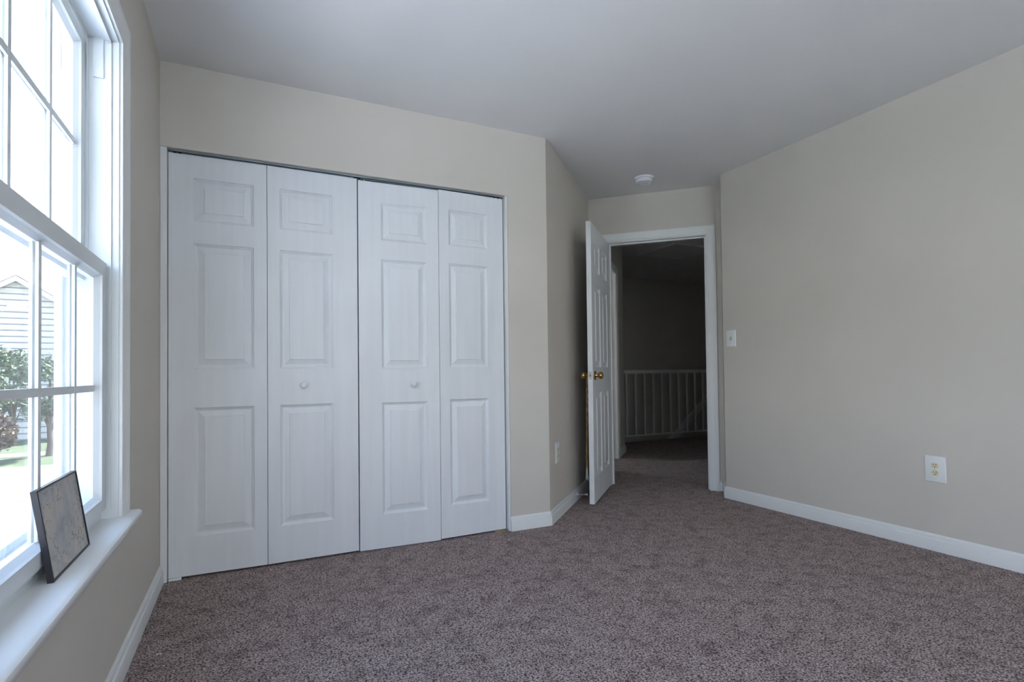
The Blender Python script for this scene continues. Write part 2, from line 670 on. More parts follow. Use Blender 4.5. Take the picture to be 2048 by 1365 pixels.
# ------------------------------------------------------------------ casings
CASE = [(0, 0), (0, 0.0075), (0.004, 0.0098), (0.010, 0.0098), (0.013, 0.0078), (0.030, 0.0105), (0.044, 0.0145), (0.050, 0.0172), (0.060, 0.0178), (0.066, 0.0170), (0.070, 0.0135), (0.070, 0)]


def door_casing(name, u0, u1, zt, f, label):
    # f(a, z, t): a along the wall, z up, t out of the wall
    o = MB().sweep(CASE, [(u0, 0.0), (u0, zt), (u1, zt), (u1, 0.0)], lambda a, z, t: f(a, z, t), side=1).build(name, M['trim'], smooth=0.5)
    return struct(o, label, 'door casing')


door_casing('trim_1', OPEN0 - 0.006, OPEN1 + 0.006, OPENZ + 0.006, lambda a, z, t: DW(a, -t, z), 'white moulded casing around the bedroom doorway')
door_casing('trim_2', SD0 - 0.006, SD1 + 0.006, SDZ + 0.006, lambda a, z, t: DW(t, a, z), 'white casing of the side doorway down the hall')
# jambs of the bedroom doorway with stop strip
b = MB()
b.box(OPEN0 - 0.018, 0.0, 0, OPEN0, 0.11, OPENZ + 0.018, DW)
b.box(OPEN1, 0.0, 0, OPEN1 + 0.018, 0.11, OPENZ + 0.018, DW)
b.box(OPEN0, 0.0, OPENZ, OPEN1, 0.11, OPENZ + 0.018, DW)
b.box(OPEN0, 0.042, 0, OPEN0 + 0.011, 0.076, OPENZ, DW)
b.box(OPEN1 - 0.011, 0.042, 0, OPEN1, 0.076, OPENZ, DW)
b.box(OPEN0 + 0.011, 0.042, OPENZ - 0.011, OPEN1 - 0.011, 0.076, OPENZ, DW)
jm = b.build('trim_3', M['trim'])
struct(jm, 'white jamb lining the bedroom doorway', 'door jamb')
st = MB().box(OPEN1 - 0.0015, 0.006, 0.895, OPEN1, 0.032, 0.965, DW).build('strike_plate', M['brass'], jm)
tag(st, 'brass strike plate')

# ------------------------------------------------------------------ panelled slabs
PANEL = [(0.0, 0.0), (0.003, 0.0050), (0.009, 0.0085), (0.013, 0.0125), (0.019, 0.0125), (0.042, 0.0058), (0.0445, 0.0055), (0.0455, 0.0016), (0.047, 0.0010)]


def panel_slab(b, x0, x1, z0, z1, yf, yb, cols, rows, front=True, back=False):
    """slab with raised panels sunk in its face; yf front face (panel face), yb back face"""
    xs = sorted({x0, x1, *[c for p in cols for c in p]})
    zs = sorted({z0, z1, *[c for p in rows for c in p]})
    bm = b.bm
    sg = 1 if yb > yf else -1

    def face_grid(y, sgn, panels):
        V = {}
        for i, x in enumerate(xs):
            for k, z in enumerate(zs):
                V[i, k] = bm.verts.new((x, y, z))
        for i in range(len(xs) - 1):
            for k in range(len(zs) - 1):
                cell = (V[i, k], V[i + 1, k], V[i + 1, k + 1], V[i, k + 1])
                is_p = panels and (xs[i], xs[i + 1]) in cols and (zs[k], zs[k + 1]) in rows
                if not is_p:
                    bm.faces.new(cell)
                    continue
                ring = list(cell)
                for ins, dep in PANEL[1:]:
                    nr = [bm.verts.new((px, y + sgn * dep, pz)) for px, pz in
                          ((xs[i] + ins, zs[k] + ins), (xs[i + 1] - ins, zs[k] + ins), (xs[i + 1] - ins, zs[k + 1] - ins), (xs[i] + ins, zs[k + 1] - ins))]
                    for q in range(4):
                        bm.faces.new((ring[q], ring[(q + 1) % 4], nr[(q + 1) % 4], nr[q]))
                    ring = nr
                bm.faces.new(ring)
        return V
    A = face_grid(yf, sg, front)
    B = face_grid(yb, -sg, back)
    nx, nz = len(xs) - 1, len(zs) - 1
    for i in range(nx):
        bm.faces.new((A[i, 0], A[i + 1, 0], B[i + 1, 0], B[i, 0]))
        bm.faces.new((A[i, nz], A[i + 1, nz], B[i + 1, nz], B[i, nz]))
    for k in range(nz):
        bm.faces.new((A[0, k], A[0, k + 1], B[0, k + 1], B[0, k]))
        bm.faces.new((A[nx, k], A[nx, k + 1], B[nx, k + 1], B[nx, k]))


ROWS = [(0.192, 0.805), (0.992, 1.597), (1.703, 1.912)]


def bifold(name, label, x0, xm, x1, p0, p1, knob_x, bow, dz):
    """two hinged leaves; local frame: x along the wall, y into the closet"""
    root = empty(name, (x0, 0.030, 0.0), label, 'closet door', kind='structure')
    for k, (a, c, pan) in enumerate(((x0, xm - 0.0012, p0), (xm + 0.0012, x1, p1))):
        b = MB()
        wd = c - a
        panel_slab(b, 0, wd, 0.010, 2.022, 0, 0.034, [(pan[0] - a, pan[1] - a)], [(r0 - 0.0, r1) for r0, r1 in ROWS])
        o = b.build('leaf', M['closet_door'], root)
        if k == 0:
            o.location = (a - x0, 0, dz[0])
            o.rotation_euler = (0, math.asin(-dz[2] / wd), -math.asin(bow / wd))
        else:
            o.location = (a - x0, -bow, dz[1])
            o.rotation_euler = (0, 0, math.asin(bow / wd))
        # pivot or guide pin at the top outer end
        px = 0.035 if k == 0 else wd - 0.035
        MB().lathe([(0.0045, 2.020), (0.0045, 2.036)], lambda u, v, h: (px + u, 0.017 + v, h), 12).build('guide_pin', M['steel'], o, smooth=0.6)
        if a <= knob_x <= c:
            kb = MB().lathe([(0.009, 0), (0.008, 0.006), (0.007, 0.012), (0.010, 0.016), (0.0150, 0.020), (0.0172, 0.026), (0.0165, 0.032), (0.012, 0.037), (0.006, 0.039), (0, 0.0395)],
                            lambda u, v, h: (knob_x - a + u, -h, 0.905 + v), 24).build('knob', M['door'], o, smooth=0.9)
    return root


bifold('door_2', 'left pair of white folding closet doors beside the window wall', 0.030, 0.4548, 0.900,
       (0.133, 0.395), (0.513, 0.772), 0.624, 0.008, (0, 0, 0.0))
bifold('door_3', 'right pair of white folding closet doors beside the angled corner', 0.906, 1.3555, 1.769,
       (1.028, 1.283), (1.417, 1.664), 1.199, 0.014, (-0.006, 0.0, 0.0))

# closet jambs and door track
b = MB()
b.box(0.0005, 0.004, 0, 0.027, 0.109, CZ)
b.box(1.7765, 0.003, 0, 1.7895, 0.109, CZ)
struct(b.build('trim_4', M['trim'], bevel=0.0015), 'white side jambs of the closet opening', 'closet jamb')
tr = empty('door_track', (0.027, 0.02, CZ), 'grey metal track above the folding closet doors', 'door track')
b = MB()
b.box(0.003, 0.0, -0.0085, 1.746, 0.0015, -0.0005)
b.box(0.003, 0.040, -0.0085, 1.746, 0.0415, -0.0005)
b.box(0.003, 0.0, -0.002, 1.746, 0.0415, -0.0005)
b.box(0.003, 0.0, -0.0085, 1.746, 0.010, -0.0070)
b.box(0.003, 0.0315, -0.0085, 1.746, 0.0415, -0.0070)
b.build('channel', M['steel'], tr)
for x in (0.02, 0.86, 1.69):
    MB().box(x, 0.012, -0.0075, x + 0.035, 0.030, -0.0025).build('pivot_bracket', M['dark'], tr)
# floor hardware
o = MB().box(0.0, 0, 0, 0.052, 0.018, 0.0035).box(0.0, 0.014, 0, 0.052, 0.018, 0.008).build('floor_bracket', M['plate'], bevel=0.0008)
o.location = (0.031, 0.016, 0.0)
tag(o, 'small white floor bracket under the left end of the closet doors', 'bracket')
o = MB().prism([(0, 0), (0.05, 0.004), (0.072, 0.0), (0.075, 0.022), (0.03, 0.026), (0.004, 0.018)], 0.0, 0.006).build('wood_shim', M['wood_raw'], bevel=0.001)
o.location = (1.690, 0.012, 0.0)
tag(o, 'raw tan wood scrap on the carpet under the right end of the closet doors', 'wood scrap')

# ------------------------------------------------------------------ open bedroom door
hx, hy, _ = DW(OPEN0 + 0.001, -0.012, 0)
DL = 0.756
d1 = empty('door_1', (hx, hy, 0.0), 'white six panel bedroom door standing open in the doorway', 'door', (0, 0, math.radians(225)), kind='structure')
cols = [(0.112, 0.332), (0.424, 0.644)]
b = MB()
panel_slab(b, 0.0, DL, 0.012, 2.043, 0.0, -0.035, cols, ROWS, True, True)
slab = b.build('slab', M['door'], d1)
KX, KZ = DL - 0.066, 0.930
KN = [(0, 0.064), (0.010, 0.0635), (0.020, 0.060), (0.0258, 0.053), (0.0272, 0.046), (0.0255, 0.038), (0.019, 0.030), (0.0125, 0.025), (0.0115, 0.015), (0.013, 0.010), (0.030, 0.0075), (0.0335, 0.004), (0.0335, 0.0)]
k1 = MB().lathe(KN[::-1], lambda u, v, h: (KX + u, 0.0002 + h, KZ + v), 32).build('knob', M['brass'], d1, smooth=0.7)
k2 = MB().lathe(KN[::-1], lambda u, v, h: (KX + u, -0.0352 - h, KZ + v), 32).build('knob', M['brass'], d1, smooth=0.7)
for kk in (k1, k2):
    tag(kk, 'round brass door knob')
b = MB().box(DL, -0.0295, KZ - 0.028, DL + 0.0012, -0.0055, KZ + 0.028)
lp = b.build('latch_plate', M['screw'], d1)
b = MB().prism([(-0.023, 0.0), (-0.012, 0.0), (-0.0175, 0.010)], KZ - 0.008, KZ + 0.008, lambda a, c, z: (DL + 0.001 + c, a, z))
b.build('latch_bolt', M['brass'], lp)
for z in (0.20, 1.02, 1.84):
    b = MB().lathe([(0.006, z), (0.006, z + 0.09)], lambda u, v, h: (-0.004 + u, -0.0405 + v, h), 12)
    b.build('hinge', M['brass'], d1, smooth=0.6)


def door_pt(x, y, z):
    a = math.radians(225)
    return (hx + x * math.cos(a) - y * math.sin(a), hy + x * math.sin(a) + y * math.cos(a), z)


# cord looped over the far knob
loop = []
for k in range(25):
    t = 2 * PI * k / 24
    loop.append(door_pt(KX + 0.0155 * math.cos(t), -0.0545, KZ + 0.0155 * math.sin(t)))
cb = MB().tube(loop, 0.0030, 6)
for ph in (0, PI):
    pts, rad = [], []
    n = 120
    for k in range(n + 1):
        t = k / n
        z = KZ - 0.014 - t * 0.66
        wob = 0.0045 * math.sin(9 * t + 1) * t
        r = 0.0038
        ang = t * 34 + ph
        pts.append(door_pt(KX + 0.003 + r * math.cos(ang) + wob, -0.0545 - 0.010 * t + r * math.sin(ang), z))
        rad.append(0.0038 + 0.0014 * math.sin(t * 45 + ph * 2) ** 2)
    cb.tube(pts, rad, 6)
cord = cb.build('cord', M['cord'], smooth=1.2)
tag(cord, 'tan twisted cord hanging from the far knob of the open door', 'cord')
tb = MB()
for k in range(11):
    a0 = 2 * PI * k / 11
    pts = []
    for j in range(7):
        t = j / 6
        pts.append(door_pt(KX + 0.003 + math.cos(a0) * (0.002 + 0.011 * t), -0.0645 + math.sin(a0) * (0.002 + 0.008 * t), KZ - 0.672 - 0.085 * t + 0.01 * math.sin(k * 2.1) * t))
    tb.tube(pts, [0.0022 - 0.0012 * j / 6 for j in range(7)], 5)
tb.build('tassel', M['lint'], cord, smooth=1.2)

# spring door stop on the angled wall baseboard
uS = 0.685
sx, sy_ = W + (uS) * S + 0.0150 * S, uS * S - 0.0150 * S
ds = empty('door_stop', (sx, sy_, 0.047), 'white spring door stop on the baseboard behind the open door', 'door stop', (0, 0, -PI / 4))
MB().lathe([(0.0095, 0.0), (0.0095, 0.005), (0.006, 0.009)], lambda u, v, h: (h, u, v), 20).build('base', M['rubber'], ds, smooth=0.6)
sp_pts = [(0.008 + 0.058 * k / 120, 0.0042 * math.cos(k * 0.9), 0.0042 * math.sin(k * 0.9) + 0.004 * k / 120) for k in range(121)]
MB().tube(sp_pts, 0.0013, 6).build('spring', M['rubber'], ds, smooth=1.2)
MB().lathe([(0.0055, 0.064), (0.0075, 0.067), (0.0075, 0.078), (0.005, 0.081)], lambda u, v, h: (h, u, v + 0.0042), 20).build('tip', M['rubber'], ds, smooth=0.6)

# ------------------------------------------------------------------ window
UW, MUL = 1.125, 0.09


def make_window(name, loc, rz, nu, label):
    """window seen from the room: local x out of the wall into the room, y along it"""
    half = (nu * UW + (nu - 1) * MUL) / 2
    Y0, Y1 = -half, half
    units = [(Y1 - UW, Y1)] + ([(Y0, Y0 + UW)] if nu > 1 else [])
    win = empty(name, loc, label, 'window', (0, 0, rz), kind='structure')

    def WL(x, y, z):      # world -> window local
        return (x, y, z - WZ0)


    # casing: legs and head, mitred
    b = MB()
    wc = [(0, 0), (0, 0.009), (0.005, 0.0115), (0.011, 0.0115), (0.014, 0.0090), (0.032, 0.0120), (0.046, 0.0155), (0.052, 0.0185), (0.064, 0.0195), (0.071, 0.0185), (0.076, 0.014), (0.076, 0)]
    cb0, cb1, cbt = Y1 + 0.005, Y0 - 0.005, WZ1 + 0.005
    b.sweep(wc, [(cb1, WZ0 + 0.0005), (cb1, cbt), (cb0, cbt), (cb0, WZ0 + 0.0005)], lambda a, z, t: WL(t, a, z), side=1)
    b.build('casing', M['trim'], win, smooth=0.5)
    # stool with rounded nose and horns
    b = MB()
    nose = [(0.036, 0.0), (0.042, -0.002), (0.0465, -0.0065), (0.048, -0.0125), (0.0465, -0.0185), (0.042, -0.023), (0.036, -0.025)]
    pr = [(-0.045, 0.0)] + nose + [(0.0, -0.025), (-0.045, -0.025)]
    b.prism(pr, 0, 1, lambda a, z, t: WL(a, (Y0 - 0.105) + t * (Y1 - Y0 + 0.21), WZ0 + z))
    b.build('stool', M['trim'], win, smooth=0.5)
    # apron
    b = MB()
    ap = [(0.0, 0.0), (0.0, -0.058), (0.006, -0.058), (0.010, -0.052), (0.013, -0.044), (0.0165, -0.036), (0.018, -0.028), (0.018, -0.006), (0.020, 0.0)]
    b.prism(ap, 0, 1, lambda a, z, t: WL(a, (Y0 - 0.09) + t * (Y1 - Y0 + 0.18), WZ0 - 0.0255 + z))
    b.build('apron', M['trim'], win, smooth=0.5)
    # frame: jamb extensions, outer frame, mullion, sill
    b = MB()


    def wbox(x0, y0, z0, x1, y1, z1):
        p, q = WL(x0, y0, z0), WL(x1, y1, z1)
        b.box(*p, *q)


    wbox(-0.16, Y1, WZ0 - 0.03, 0.0, Y1 + 0.02, WZ1)
    wbox(-0.16, Y0 - 0.02, WZ0 - 0.03, 0.0, Y0, WZ1)
    wbox(-0.16, Y0 - 0.02, WZ1, 0.0, Y1 + 0.02, WZ1 + 0.02)
    wbox(-0.165, Y0, WZ0 - 0.03, -0.045, Y1, WZ0 + 0.031)
    if len(units) > 1:
        wbox(-0.16, units[1][1], WZ0 + 0.02, -0.004, units[0][0], WZ1)
    for y0, y1 in units:
        for (ya, yb) in ((y0, y0 + 0.006), (y1 - 0.006, y1)):
            wbox(-0.024, ya, WZ0 + 0.03, -0.019, yb, WZ1)          # bead between jamb and track
            wbox(-0.083, ya, WZ0 + 0.03, -0.078, yb, WZ1)          # parting bead
            wbox(-0.160, ya, WZ0 + 0.03, -0.146, yb - 0.0, WZ1)    # outside stop
            wbox(-0.066, ya, 1.900, -0.040, yb, WZ1)               # short cover at the top of the track
            wbox(-0.144, ya, 1.900, -0.118, yb, WZ1)
        wbox(-0.083, y0, WZ1 - 0.010, -0.078, y1, WZ1)
        wbox(-0.024, y0, WZ1 - 0.010, -0.019, y1, WZ1)
    b.build('frame', M['vinyl'], win)


    def sash(name, y0, y1, z0, z1, xf, th, stile, top, bot, gx, gz):
        """xf = room side face; glass inset; grille three wide two high"""
        fr_ = MB()
        path = [(y0, z0), (y1, z0), (y1, z1), (y0, z1)]
        yi0, yi1, zi0, zi1 = y0 + stile, y1 - stile, z0 + bot, z1 - top
        bd = 0.012
        # members with a sloping glazing bead towards the glass
        def ring(ya, yb, za, zb, x):
            return [fr_.bm.verts.new(WL(x, p, q)) for p, q in ((ya, za), (yb, za), (yb, zb), (ya, zb))]
        R = [ring(y0, y1, z0, z1, xf - th), ring(y0, y1, z0, z1, xf), ring(yi0 - bd, yi1 + bd, zi0 - bd, zi1 + bd, xf),
             ring(yi0 - bd + 0.003, yi1 + bd - 0.003, zi0 - bd + 0.003, zi1 + bd - 0.003, xf - 0.006),
             ring(yi0, yi1, zi0, zi1, gx + 0.004), ring(yi0, yi1, zi0, zi1, xf - th)]
        for i in range(len(R)):
            a, c = R[i], R[(i + 1) % len(R)]
            for k in range(4):
                fr_.bm.faces.new((a[k], a[(k + 1) % 4], c[(k + 1) % 4], c[k]))
        s_ = fr_.build(name, M['vinyl'], win)
        pn = MB()
        p, q = WL(gx - 0.002, yi0 + 0.0005, zi0 + 0.0005), WL(gx + 0.002, yi1 - 0.0005, zi1 - 0.0005)
        pn.box(*p, *q)
        pn.build('pane', M['glass'], s_)
        g = MB()
        wv = 0.0095
        for k in (1, 2, 3):
            yc = y1 + 0.0065 - 0.2813 * k
            p, q = WL(gx - 0.0085, yc - wv, zi0), WL(gx - 0.0025, yc + wv, zi1)
            g.box(*p, *q)
            p, q = WL(gx + 0.0025, yc - wv, zi0), WL(gx + 0.0085, yc + wv, zi1)
            g.box(*p, *q)
        for x0_, x1_ in ((gx - 0.0080, gx - 0.0025), (gx + 0.0025, gx + 0.0080)):
            p, q = WL(x0_, yi0, gz - wv), WL(x1_, yi1, gz + wv)
            g.box(*p, *q)
        g.build('grille', M['vinyl'], s_)
        return s_


    for y0, y1 in units:
        sash('upper_sash', y0 + 0.0065, y1 - 0.0065, 1.255, WZ1 - 0.011, -0.086, 0.036, 0.055, 0.045, 0.058, -0.108, 1.668)
        sash('lower_sash', y0 + 0.0065, y1 - 0.0065, 0.546, 1.311, -0.030, 0.036, 0.068, 0.056, 0.048, -0.054, 0.921)
    for y0, y1 in units:
        b = MB()
        yb0, yb1, zb0, zb1 = y0 + 0.008, y1 - 0.008, WZ0 + 0.034, 1.285
        b.sweep([(0, 0), (0, 0.009), (0.018, 0.009), (0.018, 0)], [(yb0, zb0), (yb1, zb0), (yb1, zb1), (yb0, zb1)],
                lambda a, z, t: WL(-0.145 + t, a, z), side=1, closed=True)
        so = b.build('screen', M['vinyl'], win)
        b = MB()
        p, q = WL(-0.1415, yb0 + 0.016, zb0 + 0.016), WL(-0.1405, yb1 - 0.016, zb1 - 0.016)
        b.box(*p, *q)
        b.build('mesh', M['screen'], so)
    return win


make_window('window_1', (0, (WY0 + WY1) / 2, WZ0), 0, 1, 'white double hung window with grilles on the left wall')
make_window('added_window_3', (0, (LY0 + LY1) / 2, WZ0), 0, 1, 'added unseen double hung window on the left wall behind the camera')  # out of view, added to bring in more daylight from the left
make_window('added_window_2', ((NX0 + NX1) / 2, YN, WZ0), PI / 2, 2, 'added unseen double hung window in the wall behind the camera')  # out of view, added as frontal daylight for the closet side

# ------------------------------------------------------------------ picture on the stool
PFW, PFH, PFT = 0.299, 0.2015, 0.0115
tilt = math.asin(0.030 / PFH)
pf = empty('picture_frame', (-0.0065, -1.3635, WZ0 + 0.0006), 'small black framed branch print leaning on the window stool', 'picture frame', (0, -tilt, 0))
fw = 0.0052
b = MB()
fy, ft = PFW / 2, PFT
b.sweep([(0, 0), (0, ft), (0.0015, ft + 0.0008), (fw - 0.0015, ft + 0.0008), (fw, ft - 0.001), (fw, 0)],
        [(-fy, 0.0), (fy, 0.0), (fy, PFH), (-fy, PFH)], lambda a, z, t: (t - ft, a, z), side=1, closed=True)
b.build('frame', M['black_frame'], pf, smooth=0.5)
b = MB().box(-ft + 0.004, -fy + fw - 0.001, fw - 0.001, -0.002, fy - fw + 0.001, PFH - fw + 0.001)
b.build('print', M['print'], pf)
b = MB().box(-ft + 0.0005, -fy + fw - 0.0005, fw - 0.0005, -ft + 0.0035, fy - fw + 0.0005, PFH - fw + 0.0005)
b.build('backing', M['cardboard'], pf)

# ------------------------------------------------------------------ switch, outlets, smoke detector


def wall_plate(b, w, h, t):
    # local: x out of the wall, y along it, z up
    r0 = [(0, -w / 2, -h / 2), (0, w / 2, -h / 2), (0, w / 2, h / 2), (0, -w / 2, h / 2)]
    lev = [(0, 0), (t * 0.45, 0), (t * 0.85, 0.0015), (t, 0.004)]
    rings = []
    for x, ins in lev:
        rings.append([b.bm.verts.new((x, (abs(p[1]) - ins) * (1 if p[1] > 0 else -1), (abs(p[2]) - ins) * (1 if p[2] > 0 else -1))) for p in r0])
    for a, c in zip(rings, rings[1:]):
        for k in range(4):
            b.bm.faces.new((a[k], a[(k + 1) % 4], c[(k + 1) % 4], c[k]))
    b.bm.faces.new(rings[0])
    b.bm.faces.new(rings[-1])


def screw(parent, x, z):
    MB().lathe([(0.0034, 0.0), (0.0034, 0.0006), (0.002, 0.0013), (0, 0.0014)], lambda u, v, h: (x + h, u, z + v), 14).build('screw', M['screw'], parent, smooth=0.8)


sw = empty('light_switch', (XR, -0.0585, 1.192), 'white light switch plate near the far end of the right wall', 'light switch', (0, 0, PI))
b = MB()
wall_plate(b, 0.086, 0.122, 0.006)
b.build('plate', M['plate'], sw, smooth=0.35)
b = MB().box(0.0055, -0.006, -0.0125, 0.0068, 0.006, 0.0125)
b.build('toggle_slot', M['dark'], sw)
b = MB().prism([(0.006, -0.009), (0.006, 0.007), (0.017, 0.0115), (0.019, 0.009), (0.018, 0.003)], -0.0046, 0.0046, lambda x, z, y: (x, y, z))
tag(b.build('toggle', M['ivory'], sw, bevel=0.0008), 'small ivory toggle')
screw(sw, 0.006, 0.030)
screw(sw, 0.006, -0.030)


def outlet(loc, rz, label, w, h, face):
    r = empty('wall_outlet', loc, label, 'outlet', (0, 0, rz), group='duplex outlets low on the walls')
    b = MB()
    wall_plate(b, w, h, 0.006)
    b.build('plate', M['plate'], r, smooth=0.35)
    for zc in (0.0195, -0.0195):
        pts = []
        for k in range(40):
            a = 2 * PI * k / 40
            pts.append((0.0172 * math.cos(a), max(-0.0138, min(0.0138, 0.0172 * math.sin(a)))))
        rb = MB().prism(pts, 0.0055, 0.0078, lambda y, z, x: (x, y, z + zc)).build('receptacle', face, r)
        tag(rb, 'ivory receptacle face')
        sl = MB()
        sl.box(0.0076, 0.0050, zc + 0.0005, 0.0081, 0.0074, zc + 0.0085)
        sl.box(0.0076, -0.0074, zc + 0.0015, 0.0081, -0.0050, zc + 0.0080)
        hp = [(0.0026 * math.cos(2 * PI * k / 14), 0.0026 * math.sin(2 * PI * k / 14)) for k in range(14)]
        sl.prism(hp, 0.0076, 0.0081, lambda y, z, x: (x, y, z + zc - 0.0070))
        sl.build('slots', M['dark'], rb)
    screw(r, 0.0060, 0.0)
    return r


outlet((XR, -1.395, 0.425), PI, 'white outlet plate with ivory sockets on the right wall', 0.098, 0.135, M['ivory'])
ua = 0.187
outlet((W + ua * S, ua * S, 0.427), -PI / 4, 'white outlet plate on the shaded angled wall beside the closet', 0.098, 0.137, M['ivory'])

sd = empty('smoke_detector', (3.092, 0.305, H), 'round white smoke detector on the ceiling outside the doorway', 'smoke detector')
MB().lathe([(0.072, 0), (0.072, -0.010), (0.069, -0.014), (0.064, -0.015)], seg=48).build('mounting_base', M['plastic'], sd, smooth=0.5)
MB().lathe([(0.060, -0.015), (0.060, -0.019), (0.0625, -0.020), (0.0625, -0.034), (0.058, -0.040), (0.052, -0.042), (0.050, -0.040), (0.030, -0.040), (0.028, -0.043), (0, -0.0435)], seg=48).build('cover', M['plastic'], sd, smooth=0.5)
MB().lathe([(0.0035, -0.041), (0.0035, -0.0445), (0, -0.0448)], lambda u, v, h: (0.040 + u, v, h), 12).build('test_button', M['screw'], sd, smooth=0.6)

# ------------------------------------------------------------------ hall
# the side doorway is open: a small room with an added window lies behind it
RU, RW0, RW1 = -1.65, 0.28, 1.98
SW0, SW1, SZ0, SZ1 = 0.75, 1.50, 0.85, 2.00
b = MB()
b.box(RU - 0.1, RW0 - 0.1, 0, -0.11, RW0, H, DW)
b.box(RU - 0.1, RW1, 0, -0.11, RW1 + 0.1, H, DW)
b.box(RU - 0.1, RW0, 0, RU, SW0, H, DW)
b.box(RU - 0.1, SW1, 0, RU, RW1, H, DW)
b.box(RU - 0.1, SW0, 0, RU, SW1, SZ0, DW)
b.box(RU - 0.1, SW0, SZ1, RU, SW1, H, DW)
struct(b.build('wall_side_room', M['wall']), 'walls of the side room off the hall', 'wall')
b = MB()
b.prism([DW(RU - 0.1, RW0 - 0.1, 0)[:2], DW(-0.05, RW0 - 0.1, 0)[:2], DW(-0.05, RW1 + 0.1, 0)[:2], DW(RU - 0.1, RW1 + 0.1, 0)[:2]], -0.2, 0.002)
struct(b.build('floor_side_room', M['carpet']), 'carpet of the side room off the hall', 'carpet')
w4 = MB().sweep([(0, 0), (0, 0.018), (0.06, 0.018), (0.06, 0)], [(SW0, SZ0), (SW1, SZ0), (SW1, SZ1), (SW0, SZ1)],
                lambda a, z, t: DW(RU + t, a, z), side=-1, closed=True).build('added_window_4', M['trim'])
struct(w4, 'added unseen window lighting the side room off the hall', 'window')  # unseen opening, added to light the hall through the side doorway
MB().box(RU - 0.05, SW0, SZ0, RU - 0.046, SW1, SZ1, DW).build('pane', M['glass'], w4)
b = MB().box(-0.018, SD0 - 0.0, 0, -0.0005, SD0 + 0.003, SDZ, DW)
b.box(-0.018, SD1 - 0.003, 0, -0.0005, SD1, SDZ, DW)
struct(b.build('trim_5', M['trim']), 'white jamb strips of the side doorway in the hall', 'door jamb')

rl = empty('stair_railing', (4.42, YRAIL, 0.0), 'white stair railing with thin balusters seen through the doorway', 'railing')
RX1 = 7.98 - 4.42
b = MB()
b.sweep([(-0.032, 0.0), (0.032, 0.0), (0.032, 0.022), (0.026, 0.030), (0.028, 0.040), (0.018, 0.050), (-0.018, 0.050), (-0.028, 0.040), (-0.026, 0.030), (-0.032, 0.022)],
        [(0.0, 0.0), (RX1, 0.0)], lambda x, y, z: (x, y, 0.932 + z))
b.build('top_rail', M['trim'], rl, smooth=0.5)
MB().box(0.0, -0.017, 0.082, RX1, 0.017, 0.098).build('bottom_rail', M['trim'], rl, bevel=0.002)
x = 4.936 - 3 * 0.1522 - 4.42
while x < RX1 - 0.03:
    MB().box(x - 0.0095, -0.0095, 0.096, x + 0.0095, 0.0095, 0.934).build('baluster', M['trim'], rl)
    x += 0.1522

# white handrail climbing the far wall
h0, h1 = Vector((5.3, -1.14)), Vector((7.95, 0.985))
hr = empty('handrail', (6.6, YF, 0.0), 'white sloping handrail on the far stairwell wall', 'handrail')
dv = (h1 - h0).normalized()
nv = Vector((-dv.y, dv.x))


def hr_f(a, c, t):
    p = h0 + dv * a + nv * c
    return (p.x - 6.6, -t, p.y)


ln = (h1 - h0).length
MB().box(0, -0.062, 0.0, ln, 0.062, 0.018, hr_f).build('backing_board', M['trim'], hr)
b = MB().sweep([(-0.018, 0.020), (0.018, 0.020), (0.022, 0.034), (0.022, 0.046), (0.012, 0.056), (-0.012, 0.056), (-0.022, 0.046), (-0.022, 0.034)],
               [(0, 0.028), (ln, 0.028)], lambda a, c, t: hr_f(a, c, t))
b.build('rail', M['trim'], hr, smooth=0.5)

ah = empty('attic_hatch', (5.12, 2.18, H), 'framed attic hatch in the dark hall ceiling', 'attic hatch')
MB().sweep([(0, 0.0), (0, -0.009), (0.010, -0.012), (0.040, -0.016), (0.055, -0.016), (0.058, -0.010), (0.058, 0.0)],
           [(-0.28, -0.28), (0.28, -0.28), (0.28, 0.28), (-0.28, 0.28)], side=-1, closed=True).build('trim', M['trim'], ah, smooth=0.5)
MB().box(-0.282, -0.282, -0.005, 0.282, 0.282, -0.0005).build('panel', M['ceiling'], ah)

# ------------------------------------------------------------------ lint on the carpet


def lint(loc, s, label):
    b = MB()
    for k in range(4):
        a = random.uniform(0, PI)
        pts = [(s * (t - 0.5) * math.cos(a) + random.uniform(-s, s) * 0.1, s * (t - 0.5) * math.sin(a) + random.uniform(-s, s) * 0.1, 0.0012 + 0.002 * math.sin(t * PI)) for t in (0, 0.25, 0.5, 0.75, 1)]
        b.tube(pts, 0.0010, 5)
    o = b.build('lint_speck', M['lint'], smooth=1.2)
    o.location = loc
    tag(o, label, 'lint', 'white lint specks on the carpet')


lint((0.092, -0.762, 0.0), 0.016, 'white lint speck on the carpet near the left baseboard')
lint((1.700, -0.160, 0.0), 0.014, 'white lint speck on the carpet in front of the right closet door')
lint((0.465, -0.045, 0.0), 0.012, 'white lint speck on the carpet under the first closet door seam')

# ------------------------------------------------------------------ outside
GZ = -2.9
g = MB().box(-90, -60, GZ - 0.3, -0.2, 110, GZ).box(-0.2, 4.4, GZ - 0.3, 40, 110, GZ)
g.box(-0.2, -60, GZ - 0.3, 40, YN - 0.4, GZ)
struct(g.build('ground_lawn', M['lawn']), 'green lawn outside the window', 'lawn')
s_ = MB().box(-80, 19.5, GZ, 39, 28.5, GZ + 0.02)
struct(s_.build('street', M['asphalt']), 'pale street seen through the lower window panes', 'street')
s_ = MB().box(-80, 32.5, GZ, 39, 34.2, GZ + 0.03)
struct(s_.build('sidewalk', M['concrete']), 'pale sidewalk beyond the street outside', 'sidewalk')


